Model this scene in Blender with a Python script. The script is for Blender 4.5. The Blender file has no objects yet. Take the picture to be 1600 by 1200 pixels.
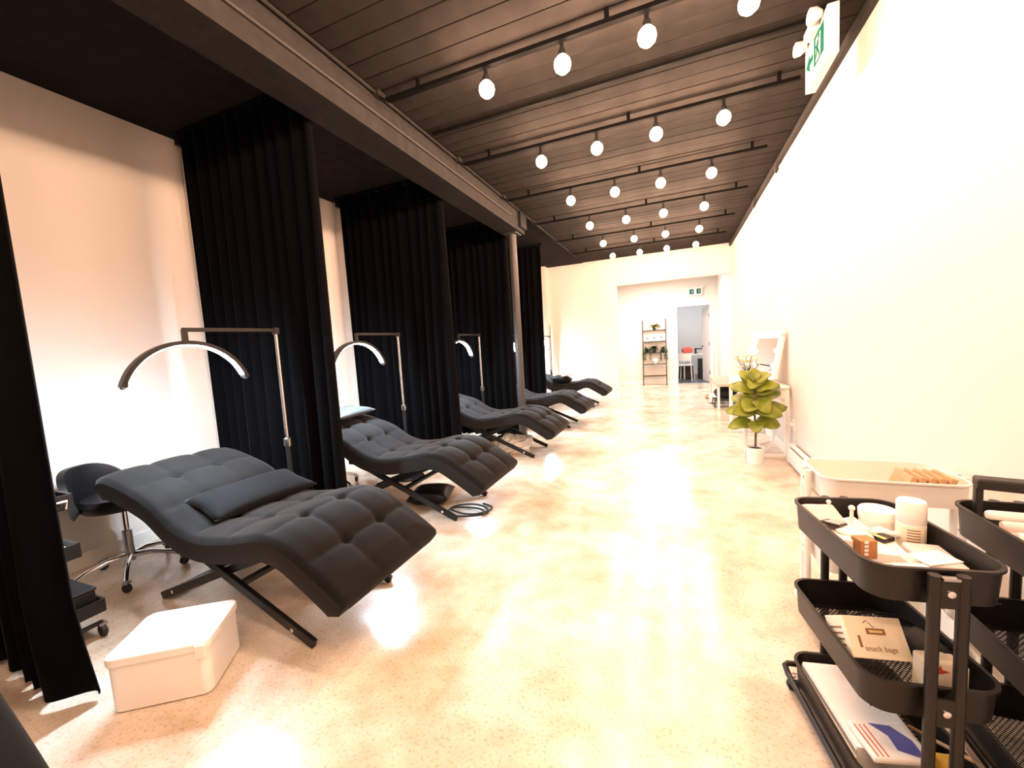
import bpy, bmesh, math, random
from mathutils import Vector, Matrix
random.seed(7)
PI = math.pi
scene = bpy.context.scene
COL = scene.collection

# ------------------------------------------------------------------ camera, world, exposure
cam_d = bpy.data.cameras.new('camera'); cam_d.sensor_width = 36.0
cam_d.lens = 628.8 / 1600 * 36.0; cam_d.clip_start = 0.02
cam = bpy.data.objects.new('camera', cam_d); COL.objects.link(cam)
def _cam_matrix(yaw, pit, rol, loc):
    f = Vector((math.sin(yaw)*math.cos(pit), math.cos(yaw)*math.cos(pit), math.sin(pit)))
    r = Vector((math.cos(yaw), -math.sin(yaw), 0)); u = r.cross(f)
    r2 = math.cos(rol)*r + math.sin(rol)*u; u2 = -math.sin(rol)*r + math.cos(rol)*u
    m = Matrix((r2, u2, -f)).transposed().to_4x4(); m.translation = loc
    return m
cam.matrix_world = _cam_matrix(-.38873, -.08867, -.05984, Vector((0, 0, 1.25)))
scene.camera = cam
w = bpy.data.worlds.new('world'); scene.world = w; w.use_nodes = True
w.node_tree.nodes['Background'].inputs[0].default_value = (.9, .95, 1, 1)
w.node_tree.nodes['Background'].inputs[1].default_value = 0.25
scene.view_settings.view_transform = 'Standard'
scene.view_settings.look = 'None'
scene.view_settings.exposure = 1.0
scene.view_settings.gamma = 1.0
scene.view_settings.use_curve_mapping = False

BULB_W = 15.0                    # watts of each bare bulb
BULB_COL = (1.0, .61, .41)
LED_COL = (.72, .86, 1.0)

# ------------------------------------------------------------------ materials
MATS = {}
def mat(name, col=(.5, .5, .5), rough=.5, metal=0., noise=0., nscale=20., emit=0., ecol=None,
        spec=.5, sheen=0., bump=0., bscale=200., trans=0., col2=None):
    if name in MATS: return MATS[name]
    m = bpy.data.materials.new(name); m.use_nodes = True
    nt = m.node_tree; b = nt.nodes['Principled BSDF']
    b.inputs['Base Color'].default_value = (*col, 1)
    b.inputs['Roughness'].default_value = rough
    b.inputs['Metallic'].default_value = metal
    b.inputs['Specular IOR Level'].default_value = spec
    if sheen:
        b.inputs['Sheen Weight'].default_value = sheen; b.inputs['Sheen Roughness'].default_value = .4
    if trans: b.inputs['Transmission Weight'].default_value = trans
    if emit:
        b.inputs['Emission Color'].default_value = (*(ecol or col), 1); b.inputs['Emission Strength'].default_value = emit
    tc = nt.nodes.new('ShaderNodeTexCoord')
    if noise or col2:
        n = nt.nodes.new('ShaderNodeTexNoise'); n.inputs['Scale'].default_value = nscale; n.inputs['Detail'].default_value = 6
        nt.links.new(tc.outputs['Object'], n.inputs['Vector'])
        r = nt.nodes.new('ShaderNodeValToRGB')
        c2 = col2 or tuple(max(0, c*(1-noise)) for c in col)
        r.color_ramp.elements[0].position = .35; r.color_ramp.elements[1].position = .65
        r.color_ramp.elements[0].color = (*c2, 1); r.color_ramp.elements[1].color = (*col, 1)
        nt.links.new(n.outputs['Fac'], r.inputs['Fac']); nt.links.new(r.outputs['Color'], b.inputs['Base Color'])
    if bump:
        n2 = nt.nodes.new('ShaderNodeTexNoise'); n2.inputs['Scale'].default_value = bscale; n2.inputs['Detail'].default_value = 4
        nt.links.new(tc.outputs['Object'], n2.inputs['Vector'])
        bp = nt.nodes.new('ShaderNodeBump'); bp.inputs['Strength'].default_value = bump; bp.inputs['Distance'].default_value = .01
        nt.links.new(n2.outputs['Fac'], bp.inputs['Height']); nt.links.new(bp.outputs['Normal'], b.inputs['Normal'])
    MATS[name] = m
    return m

mat('wall', (.74, .685, .63), .75, bump=.05, bscale=60)
mat('trimwhite', (.84, .82, .78), .4)
mat('ceil', (.025, .021, .0185), .9, noise=.35, nscale=6, spec=.12)
mat('ceil_alcove', (.016, .013, .012), .9, noise=.3, nscale=8, spec=.1)
mat('beam', (.024, .021, .020), .8, noise=.3, nscale=14, spec=.2)
mat('seam', (.012, .010, .009), .8)
mat('black_metal', (.007, .007, .0075), .4, metal=.0, spec=.4)
mat('cart_black', (.010, .0082, .0068), .42, bump=.08, bscale=500, spec=.4)
mat('cart_white', (.82, .80, .74), .4)
mat('curtain', (.0020, .0020, .0026), .9, sheen=.012, spec=.05, noise=.3, nscale=30)
mat('velvet', (.0078, .0074, .0072), .85, sheen=.09, spec=.12, noise=.25, nscale=9, bump=.12, bscale=700)
mat('velvet_side', (.0175, .0165, .016), .85, sheen=.05, spec=.12, bump=.12, bscale=700)
mat('pillow_black', (.005, .0054, .0065), .85, sheen=.06, spec=.1)
mat('pillow_grey', (.020, .028, .031), .6, sheen=.3)
mat('chrome', (.75, .75, .76), .13, metal=1.)
mat('steel', (.42, .42, .43), .3, metal=1.)
mat('post_paint', (.045, .041, .039), .5, noise=.2)
mat('plastic_white', (.86, .84, .81), .35)
mat('track', (.003, .003, .003), .7, spec=.08)
mat('rubber', (.012, .012, .012), .6)
mat('leather', (.006, .006, .007), .45, spec=.3)
mat('wood_black', (.03, .02, .016), .5)
mat('mirror', (.92, .92, .92), .01, metal=1.)
mat('leaf', (.26, .28, .016), .4, noise=.5, nscale=9, col2=(.10, .14, .010))
mat('leaf_dark', (.03, .06, .02), .5, noise=.4)
mat('leaf_cream', (.75, .68, .30), .5, noise=.3)
mat('stem', (.12, .08, .035), .7)
mat('soil', (.03, .02, .012), .9)
mat('ceramic', (.86, .85, .82), .25)
mat('paper', (.86, .84, .80), .7)
mat('card_cream', (.84, .77, .60), .6)
mat('card_tan', (.55, .34, .17), .65, noise=.2)
mat('card_brown', (.42, .19, .07), .6)
mat('card_pink', (.80, .64, .62), .6)
mat('ink_black', (.012, .011, .010), .5)
mat('ink_brown', (.25, .11, .05), .6)
mat('ink_gold', (.72, .55, .2), .5)
mat('ink_red', (.55, .07, .04), .5)
mat('ink_blue', (.10, .11, .38), .5)
mat('yellow', (.72, .48, .06), .45)
mat('red', (.75, .13, .10), .6)
mat('cyan', (.10, .45, .75), .5)
mat('clear_plastic', (.88, .86, .82), .12, trans=.35)
mat('grey_floor', (.10, .11, .13), .35)
mat('wood_light', (.62, .45, .36), .5, noise=.2)
mat('sign_white', (.42, .43, .42), .85, spec=.05, emit=.03, ecol=(1, 1, .97))
mat('sign_green', (.0, .085, .05), .85, spec=.05, emit=.02, ecol=(.0, .55, .30))
mat('led', (1, 1, 1), .4, emit=340., ecol=LED_COL)
mat('vanity_bulb', (1, 1, 1), .4, emit=9., ecol=(1, .88, .6))
mat('fill_glow', (1, 1, 1), .4, emit=26., ecol=(1, .96, .92))
mat('fill_glow_cool', (1, 1, 1), .4, emit=13., ecol=(.78, .88, 1))
mat('door_paint', (.80, .72, .68), .45)

def bulb_material():
    m = bpy.data.materials.new('bulb_glass'); m.use_nodes = True; nt = m.node_tree
    nt.nodes.remove(nt.nodes['Principled BSDF'])
    out = nt.nodes['Material Output']
    t = nt.nodes.new('ShaderNodeBsdfTransparent'); e = nt.nodes.new('ShaderNodeEmission')
    e.inputs[0].default_value = (1, .78, .45, 1); e.inputs[1].default_value = 7.
    a = nt.nodes.new('ShaderNodeAddShader')
    nt.links.new(t.outputs[0], a.inputs[0]); nt.links.new(e.outputs[0], a.inputs[1]); nt.links.new(a.outputs[0], out.inputs[0])
    MATS['bulb_glass'] = m
bulb_material()

def floor_material():
    m = bpy.data.materials.new('polished_concrete'); m.use_nodes = True; nt = m.node_tree
    b = nt.nodes['Principled BSDF']; tc = nt.nodes.new('ShaderNodeTexCoord')
    def noise(scale, det, ramp):
        n = nt.nodes.new('ShaderNodeTexNoise'); n.inputs['Scale'].default_value = scale; n.inputs['Detail'].default_value = det
        nt.links.new(tc.outputs['Object'], n.inputs['Vector'])
        r = nt.nodes.new('ShaderNodeValToRGB')
        for e, (p, c) in zip(r.color_ramp.elements, ramp): e.position = p; e.color = (*c, 1)
        nt.links.new(n.outputs['Fac'], r.inputs['Fac']); return n, r
    n1, r1 = noise(1.6, 8, [(.34, (.58, .46, .34)), (.60, (.79, .73, .64))])
    n2, r2 = noise(85, 3, [(.33, (.62, .52, .42)), (.46, (1, 1, 1))])
    n3, r3 = noise(7, 6, [(.35, (.80, .74, .66)), (.6, (1, 1, 1))])
    mx = nt.nodes.new('ShaderNodeMix'); mx.data_type = 'RGBA'; mx.blend_type = 'MULTIPLY'; mx.inputs['Factor'].default_value = .55
    nt.links.new(r1.outputs[0], mx.inputs[6]); nt.links.new(r2.outputs[0], mx.inputs[7])
    mx2 = nt.nodes.new('ShaderNodeMix'); mx2.data_type = 'RGBA'; mx2.blend_type = 'MULTIPLY'; mx2.inputs['Factor'].default_value = .8
    nt.links.new(mx.outputs[2], mx2.inputs[6]); nt.links.new(r3.outputs[0], mx2.inputs[7])
    nt.links.new(mx2.outputs[2], b.inputs['Base Color'])
    rr = nt.nodes.new('ShaderNodeMapRange'); rr.inputs[3].default_value = .13; rr.inputs[4].default_value = .27
    nt.links.new(n3.outputs['Fac'], rr.inputs[0]); nt.links.new(rr.outputs[0], b.inputs['Roughness'])
    b.inputs['Specular IOR Level'].default_value = .6
    MATS['floor'] = m
floor_material()

# ------------------------------------------------------------------ mesh helpers
class MB:
    def __init__(s): s.v = []; s.f = []; s.sm = []
    def add(s, vs, fs, smooth=False):
        o = len(s.v); s.v += [tuple(v) for v in vs]
        for f in fs: s.f.append([i+o for i in f]); s.sm.append(smooth)
        return s
    def box(s, c, d, rot=None, taper=1.):
        hx, hy, hz = d[0]/2, d[1]/2, d[2]/2
        vs = [Vector((sx*hx*(taper if sz < 0 else 1), sy*hy*(taper if sz < 0 else 1), sz*hz)) for sz in (-1, 1) for sy in (-1, 1) for sx in (-1, 1)]
        if rot is not None: vs = [rot @ v for v in vs]
        c = Vector(c); vs = [v+c for v in vs]
        return s.add(vs, [(0, 2, 3, 1), (4, 5, 7, 6), (0, 1, 5, 4), (2, 6, 7, 3), (0, 4, 6, 2), (1, 3, 7, 5)])
    def bb(s, x0, x1, y0, y1, z0, z1): return s.box(((x0+x1)/2, (y0+y1)/2, (z0+z1)/2), (x1-x0, y1-y0, z1-z0))
    def bar(s, p0, p1, wd, th, side=(0, 1, 0)):
        p0, p1 = Vector(p0), Vector(p1); d = (p1-p0); L = d.length; d.normalize()
        sd = Vector(side); sd = (sd - d*sd.dot(d)).normalized(); n = d.cross(sd)
        return s.box((p0+p1)/2, (L, wd, th), Matrix((d, sd, n)).transposed())
    def tube(s, pts, r, seg=10, cap=True, closed=False):
        pts = [Vector(p) for p in pts]; n = len(pts)
        rs = r if isinstance(r, (list, tuple)) else [r]*n
        T = []
        for i in range(n):
            a = pts[(i-1) % n] if (i > 0 or closed) else pts[i]; b = pts[(i+1) % n] if (i < n-1 or closed) else pts[i]
            T.append((b-a).normalized())
        up = Vector((0, 0, 1)) if abs(T[0].z) < .9 else Vector((1, 0, 0))
        N = (up - T[0]*up.dot(T[0])).normalized(); vs = []
        for i in range(n):
            N = (N - T[i]*N.dot(T[i])).normalized(); B = T[i].cross(N)
            for k in range(seg):
                a = 2*PI*k/seg; vs.append(pts[i] + (N*math.cos(a)+B*math.sin(a))*rs[i])
        fs = [(i*seg+k, i*seg+(k+1) % seg, ((i+1) % n)*seg+(k+1) % seg, ((i+1) % n)*seg+k) for i in range(n if closed else n-1) for k in range(seg)]
        s.add(vs, fs, True)
        if cap and not closed:
            o = len(s.v)-len(vs)
            s.f.append([o+k for k in reversed(range(seg))]); s.sm.append(False)
            s.f.append([o+(n-1)*seg+k for k in range(seg)]); s.sm.append(False)
        return s
    def lathe(s, prof, c=(0, 0, 0), seg=20, axis='z'):
        vs = []; n = len(prof); c = Vector(c)
        for (r, h) in prof:
            for k in range(seg):
                a = 2*PI*k/seg; x, y = r*math.cos(a), r*math.sin(a)
                v = {'z': (x, y, h), 'x': (h, x, y), 'y': (y, h, x)}[axis]
                vs.append(Vector(v)+c)
        fs = [(i*seg+k, i*seg+(k+1) % seg, (i+1)*seg+(k+1) % seg, (i+1)*seg+k) for i in range(n-1) for k in range(seg)]
        if prof[0][0] > 1e-5: fs.append(list(reversed(range(seg))))
        if prof[-1][0] > 1e-5: fs.append([(n-1)*seg+k for k in range(seg)])
        return s.add(vs, fs, True)
    def ball(s, c, r, seg=16, rings=10, sc=(1, 1, 1)):
        prof = [(max(1e-6, math.sin(PI*i/rings))*r, -math.cos(PI*i/rings)*r) for i in range(rings+1)]
        o = len(s.v); s.lathe(prof, (0, 0, 0), seg)
        for i in range(o, len(s.v)):
            v = s.v[i]; s.v[i] = (v[0]*sc[0]+c[0], v[1]*sc[1]+c[1], v[2]*sc[2]+c[2])
        return s
    def prism(s, poly, z0, z1, M=None):
        n = len(poly); vs = [Vector((x, y, z)) for z in (z0, z1) for x, y in poly]
        if M is not None: vs = [M @ v for v in vs]
        fs = [list(reversed(range(n))), [n+i for i in range(n)]] + [(i, (i+1) % n, n+(i+1) % n, n+i) for i in range(n)]
        return s.add(vs, fs)
    def build(s, name, m, parent=None, bevel=0., sharp=40, **props):
        me = bpy.data.meshes.new(name); me.from_pydata(s.v, [], s.f)
        bm = bmesh.new(); bm.from_mesh(me); bmesh.ops.recalc_face_normals(bm, faces=bm.faces); bm.to_mesh(me); bm.free()
        for p, q in zip(me.polygons, s.sm): p.use_smooth = q
        if any(s.sm): me.set_sharp_from_angle(angle=math.radians(sharp))
        me.materials.append(MATS[m])
        o = bpy.data.objects.new(name, me); COL.objects.link(o)
        if parent: o.parent = parent
        if bevel:
            b = o.modifiers.new('bevel', 'BEVEL'); b.width = bevel; b.segments = 2; b.limit_method = 'ANGLE'; b.angle_limit = .6
        for k, v in props.items(): o[k] = v
        return o

def thing(name, label, cat, loc=(0, 0, 0), rz=0., group=None):
    o = bpy.data.objects.new(name, None); COL.objects.link(o); o.empty_display_size = .1
    o.location = loc; o.rotation_euler = (0, 0, rz); o['label'] = label; o['category'] = cat
    if group: o['group'] = group
    return o
def tag(o, label, cat, group=None):
    o['label'] = label; o['category'] = cat
    if group: o['group'] = group
    return o
def put(o, loc, rz=0.):
    o.location = loc; o.rotation_euler = (0, 0, rz); return o
def struct(name, mb, m, label=None, cat=None, bevel=0.):
    o = mb.build(name, m, bevel=bevel); o['kind'] = 'structure'
    if label: o['label'] = label
    if cat: o['category'] = cat
    return o
def copy_tree(o, parent=None):
    c = o.copy(); COL.objects.link(c)
    if parent: c.parent = parent
    for ch in list(o.children): copy_tree(ch, c)
    return c
def text_mesh(s, size):
    cu = bpy.data.curves.new('lettering', 'FONT'); cu.body = s; cu.size = size; cu.extrude = .0004; cu.align_x = 'LEFT'
    o = bpy.data.objects.new('lettering', cu); COL.objects.link(o)
    dg = bpy.context.evaluated_depsgraph_get(); me = bpy.data.meshes.new_from_object(o.evaluated_get(dg))
    bpy.data.objects.remove(o); return me
def text_part(name, s, size, m, parent, M):
    me = text_mesh(s, size); me.transform(M); me.materials.append(MATS[m])
    o = bpy.data.objects.new(name, me); COL.objects.link(o); o.parent = parent; return o
def rrect(w, h, r, n=5):
    pts = []
    for cx, cy, a0 in ((w/2-r, h/2-r, 0), (-w/2+r, h/2-r, PI/2), (-w/2+r, -h/2+r, PI), (w/2-r, -h/2+r, 1.5*PI)):
        for k in range(n+1):
            a = a0+PI/2*k/n; pts.append((cx+r*math.cos(a), cy+r*math.sin(a)))
    return pts
def interp(pts, n):
    """Catmull-Rom through 2D points, resampled to n+1 points at even arc length."""
    P = [Vector(p) for p in pts]; P = [2*P[0]-P[1]] + P + [2*P[-1]-P[-2]]; out = []
    for i in range(1, len(P)-2):
        for k in range(24):
            t = k/24; a, b, c, d = P[i-1], P[i], P[i+1], P[i+2]
            out.append(.5*((2*b)+(c-a)*t+(2*a-5*b+4*c-d)*t*t+(3*b-a-3*c+d)*t**3))
    out.append(P[-2]); L = [0.]
    for a, b in zip(out, out[1:]): L.append(L[-1]+(b-a).length)
    res = []; j = 0
    for k in range(n+1):
        s = L[-1]*k/n
        while j < len(L)-2 and L[j+1] < s: j += 1
        t = (s-L[j])/max(1e-9, L[j+1]-L[j]); res.append(out[j].lerp(out[j+1], t))
    return res, L[-1]

# ------------------------------------------------------------------ the setting
XL, XR, ZC, YF, YB, Y0 = -3.58, 1.04, 3.02, 9.03, 11.92, -2.6
struct('floor', MB().bb(XL-.2, XR+.2, Y0-.1, 12.05, -.1, 0), 'floor', 'polished warm concrete floor with mottled stains', 'floor')
struct('floor', MB().bb(-1.4, 2.2, 12.05, 15.2, -.1, -.002), 'grey_floor', 'dark grey floor of the small room behind the door', 'floor')
struct('wall_left', MB().bb(XL-.12, XL, Y0, YF+.12, 0, ZC+.1), 'wall', 'white wall behind the heads of the chaises', 'wall')
struct('wall_right', MB().bb(XR, XR+.12, Y0, 12.05, 0, ZC+.1), 'wall', 'long white wall beside the trolleys and vanity', 'wall')
struct('wall_front', MB().bb(XL, XR, Y0-.12, Y0, 0, ZC+.1), 'wall', 'white wall behind the viewer', 'wall')
# far wall with its wide opening
wf = struct('wall_far', MB().bb(XL, -1.15, YF, YF+.12, 0, ZC+.1), 'wall', 'white far wall beside the wide opening', 'wall')
MB().bb(-1.15, XR, YF, YF+.12, 2.45, ZC+.1).build('header', 'wall', wf)
struct('wall_jog', MB().bb(XL, -2.66, YF-.22, YF, 0, ZC), 'wall', 'shallow wall jog in the far left corner', 'wall')
wb = struct('wall_back', MB().bb(-2.6, .06, YB, YB+.12, 0, 2.8).bb(.06, .86, YB, YB+.12, 2.08, 2.8).bb(.86, XR, YB, YB+.12, 0, 2.8), 'wall', 'bright back wall with the ladder shelf and doorway', 'wall')
struct('wall_side', MB().bb(-2.6, -2.5, YF+.12, YB, 0, 2.8), 'wall', 'side wall of the bright back area', 'wall')
struct('ceiling', MB().bb(-2.6, XR, YF+.12, YB+.12, 2.8, 2.9), 'wall', 'white ceiling of the bright back area', 'ceiling')
# small room behind the door
struct('wall_room_back', MB().bb(-1.4, 2.2, 15.1, 15.2, 0, 2.8), 'wall', 'pale wall at the end of the small room', 'wall')
struct('wall_room_left', MB().bb(-1.5, -1.4, 12.05, 15.2, 0, 2.8), 'wall', 'left wall of the small room', 'wall')
struct('wall_room_right', MB().bb(2.2, 2.3, 12.05, 15.2, 0, 2.8), 'wall', 'right wall of the small room', 'wall')
struct('ceiling', MB().bb(-1.5, 2.3, 12.05, 15.2, 2.8, 2.9), 'wall', 'ceiling of the small room', 'ceiling')
# stub walls beside each curtain
CURT = [.68, 2.05, 3.60, 5.22, 6.85]
for i, cy in enumerate(CURT[1:]):
    struct('wall_stub', MB().bb(XL, XL+.17, cy+.09, cy+.19, 0, ZC), 'wall', ('first', 'second', 'third', 'fourth')[i]+' narrow wall stub behind a curtain end on the left', 'wall')
# ceiling: boards across the aisle, plain over the stalls
cl = struct('ceiling', MB().bb(-1.84, XR, Y0, YF, ZC+.012, ZC+.1), 'seam', 'dark boarded ceiling over the aisle', 'ceiling')
pk = MB().bb(-1.42, 1.42, -.066, .066, 0, .02)
pl0 = None; y = Y0+.07; k = 0
while y < YF-.05:
    if pl0 is None: o = pl0 = pk.build('plank', 'ceil', cl, bevel=.004)
    else: o = pl0.copy(); COL.objects.link(o); o.parent = cl
    o.location = (-.4, y, ZC + random.uniform(-.002, .003)); y += .138
struct('ceiling', MB().bb(XL, -1.84, Y0, YF, ZC, ZC+.1), 'ceil_alcove', 'plain dark ceiling over the treatment stalls', 'ceiling')
bmo = struct('ceiling_beam', MB().bb(-2.09, -1.835, Y0, 5.24, 2.75, ZC), 'beam', 'dark boxed beam running above the curtain ends', 'beam')
MB().bb(-1.836, -1.818, Y0, 4.74, 2.862, 2.876).build('ledge_strip', 'post_paint', bmo)
MB().bb(-1.836, -1.80, 5.02, 5.24, 2.80, 3.0).build('end_bracket', 'black_metal', bmo)
pst = struct('support_post', MB().lathe([(.052, 0), (.052, 2.75)], (-1.96, 5.10, 0), 24), 'post_paint', 'slim grey steel post holding the beam end', 'post')
MB().bb(-2.05, -1.87, 5.01, 5.19, 2.735, 2.75).build('cap_plate', 'post_paint', pst)
struct('trim_1', MB().bb(XR-.035, XR, Y0, YF, 2.965, ZC), 'seam', 'dark strip along the top of the right wall', 'trim')
# baseboards
struct('baseboard_left', MB().bb(XL, XL+.018, Y0, YF, 0, .10), 'trimwhite', bevel=.004)
struct('baseboard_right', MB().bb(XR-.018, XR, Y0, YB, 0, .10), 'trimwhite', bevel=.004)
struct('baseboard_far', MB().bb(-2.66, -1.13, YF-.02, YF, 0, .16).bb(-1.15, -1.13, YF, YF+.12, 0, .16), 'trimwhite', bevel=.004)
struct('baseboard_back', MB().bb(-2.5, .0, YB-.015, YB, 0, .10), 'trimwhite', bevel=.004)
# doorway and its open door
struct('trim_2', MB().bb(-.01, .06, YB-.02, YB+.12, 0, 2.08).bb(-.01, .93, YB-.02, YB+.12, 2.08, 2.15).bb(.86, .93, YB-.02, YB+.12, 0, 2.08), 'trimwhite', 'white casing around the back doorway', 'trim', bevel=.004)
dr = thing('door_1', 'pale door swung open into the small room', 'door', (.855, YB+.12, 0), math.radians(100)); dr['kind'] = 'structure'
MB().bb(0, .78, -.04, 0, .01, 2.06).build('leaf', 'door_paint', dr, bevel=.004)
hd = MB().tube([(.71, 0, .98), (.71, .05, .98), (.61, .05, .98)], .01).lathe([(.026, 0), (.026, .012)], (.71, 0, .98), 14, 'y')
hd.build('handle', 'black_metal', dr)
for z in (.28, 1.05, 1.82): MB().tube([(0, .008, z-.05), (0, .008, z+.05)], .012).build('hinge', 'steel', dr)

# ------------------------------------------------------------------ lights of the room
ROWS = [1.29, 2.37, 3.45, 4.50, 5.56, 6.65, 7.70]
ROWW = ['out-of-frame nearest', 'nearest', 'second', 'third', 'fourth', 'fifth', 'farthest']
BX = [-1.02, -.55, -.10, .36]
BXW = ['bulb nearest the dark beam', 'second bulb from the dark beam', 'second bulb from the right wall', 'bulb nearest the right wall']
ROWS = [-.87, .21] + ROWS; ROWW = ['rearmost unseen', 'overhead out-of-frame'] + ROWW
sk0 = MB().tube([(0, 0, .115), (0, 0, .06)], .012, 10).lathe([(.012, .075), (.022, .065), (.022, .03), (.017, .025)], seg=14)
gl0 = MB().lathe([(.001, -.055), (.022, -.051), (.041, -.034), (.048, -.010), (.043, .014), (.026, .034), (.017, .042)], seg=18)
sk_me = gl_me = None
for ri, (ry, rw) in enumerate(zip(ROWS, ROWW)):
    t = thing('light_track', f'thin black ceiling light track, {rw} of the rows across the aisle', 'light track', (0, ry, 2.95), 0, 'light tracks on the boarded ceiling')
    MB().bb(-1.75, .82, -.014, .014, -.012, .012).build('rail', 'track', t)
    MB().tube([(-1.75, 0, 0), (-1.79, 0, .02), (-1.81, 0, .045)], .010, 8).build('feed_conduit', 'black_metal', t)
    for hx in (-1.5, -.3, .7): MB().bb(hx-.012, hx+.012, -.008, .008, .01, .08).build('hanger', 'track', t)
    for bx, bw in zip(BX, BXW):
        h = thing('bulb_light', f'glowing warm bare {bw} on the {rw} ceiling track', 'bulb', (bx, ry, 2.82), 0, 'bare bulbs on the ceiling tracks')
        if sk_me is None:
            s_ = sk0.build('socket', 'black_metal', h); g_ = gl0.build('bulb', 'bulb_glass', h); sk_me, gl_me = s_.data, g_.data
        else:
            for nm, me in (('socket', sk_me), ('bulb', gl_me)):
                o = bpy.data.objects.new(nm, me); COL.objects.link(o); o.parent = h
        ld = bpy.data.lights.new('bulb_light', 'POINT'); ld.energy = BULB_W; ld.color = BULB_COL; ld.shadow_soft_size = .03
        lo = bpy.data.objects.new('bulb_glow', ld); COL.objects.link(lo); lo.parent = h; lo.location = (0, 0, -.005)
cp = thing('ceiling_conduit', 'thin conduit pipe running along the ceiling beside the beam', 'conduit', (-1.815, 0, 3.0))
MB().tube([(0, 1.0, 0), (0, 8.3, 0)], .011, 8).build('pipe', 'beam', cp)
for ry in ROWS[3:]: MB().box((0, ry, 0), (.05, .07, .035)).build('junction_box', 'beam', cp)
tag(MB().bb(-1.78, .80, 2.962, 2.984, 3.000, 3.018).build('ceiling_batten', 'track'), 'dark batten across the ceiling between the first two bulb rows', 'batten')
for i, (cy, cz) in enumerate(((4.95, 2.88), (6.2, 2.9))):
    tag(put(MB().tube([(0, 0, .08), (-.01, .02, .02), (.0, .05, -.01), (.02, .09, .03), (.01, .1, .09)], .012, 8).build('cable_loop', 'rubber'), (XR-.05, cy, cz)),
        ('nearer', 'farther')[i]+' black cable loop drooping at the top of the right wall', 'cable', 'cable loops on the right wall')
lp = thing('fill_panel', 'added unseen light panel brightening the back area', 'light', (-.4, 10.5, 2.79))  # added panel hidden behind the header, stands in for the back area's daylight
MB().bb(-.62, .62, -.32, .32, -.02, .01).build('frame', 'trimwhite', lp); MB().bb(-.58, .58, -.28, .28, -.024, -.02).build('diffuser', 'fill_glow', lp)
lp = thing('fill_panel', 'added unseen cool light panel for daylight in the small room', 'light', (.4, 13.6, 2.79))  # added panel out of view, gives the small room its bluish daylight
MB().bb(-.62, .62, -.32, .32, -.02, .01).build('frame', 'trimwhite', lp); MB().bb(-.58, .58, -.28, .28, -.024, -.02).build('diffuser', 'fill_glow_cool', lp)

# ------------------------------------------------------------------ curtains
def curtain(cy, xl, xr, label, seed, flare=0., dens=8.5):
    rnd = random.Random(seed)
    t = thing('stall_curtain', label, 'curtain', (0, cy, 0), 0, 'black curtains between the stalls')
    n = int((xr-xl)*70); m = 16; ph = [rnd.uniform(0, 6.28) for _ in range(4)]
    vs = []
    for j in range(m+1):
        v = j/m; z = 2.988 - v*2.958
        for i in range(n+1):
            u = i/n; wv = u*(xr-xl)*dens
            x = xl + u*(xr-xl) + .02*math.sin(3*u*6.28+ph[0])*v + flare*max(0, v-.9)*10*max(0, u-.6)/.4
            a = .030 + .022*v
            y = a*math.sin(2*PI*wv + .9*math.sin(1.7*wv+ph[1])+.5*v*math.sin(2.3*wv+ph[2])) + .015*v*math.sin(.9*wv+ph[3])
            vs.append((x, y, z))
    fs = [(j*(n+1)+i, j*(n+1)+i+1, (j+1)*(n+1)+i+1, (j+1)*(n+1)+i) for j in range(m) for i in range(n)]
    mb = MB(); mb.add(vs, fs, True); c = mb.build('cloth', 'curtain', t, sharp=180)
    sd = c.modifiers.new('thick', 'SOLIDIFY'); sd.thickness = .004
    MB().bb(xl-.02, xr+.03, -.014, .014, 2.99, 3.018).build('rail', 'track', t)
    MB().box((xl-.03, 0, 2.965), (.03, .05, .10)).build('end_bracket', 'black_metal', t)
    return t
curtain(CURT[0], -3.42, -2.18, 'tall black curtain at the left edge of the picture', 1, flare=.10)
curtain(CURT[1], -3.40, -2.10, 'tall black curtain behind the nearest full chaise', 2)
curtain(CURT[2], -3.40, -2.10, 'tall black curtain behind the second chaise, before the grey post', 3)
curtain(CURT[3], -3.40, -2.10, 'tall black curtain right behind the grey post', 4)
curtain(CURT[4], -3.40, -2.12, 'narrow-looking black curtain just past the grey post', 5)

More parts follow.
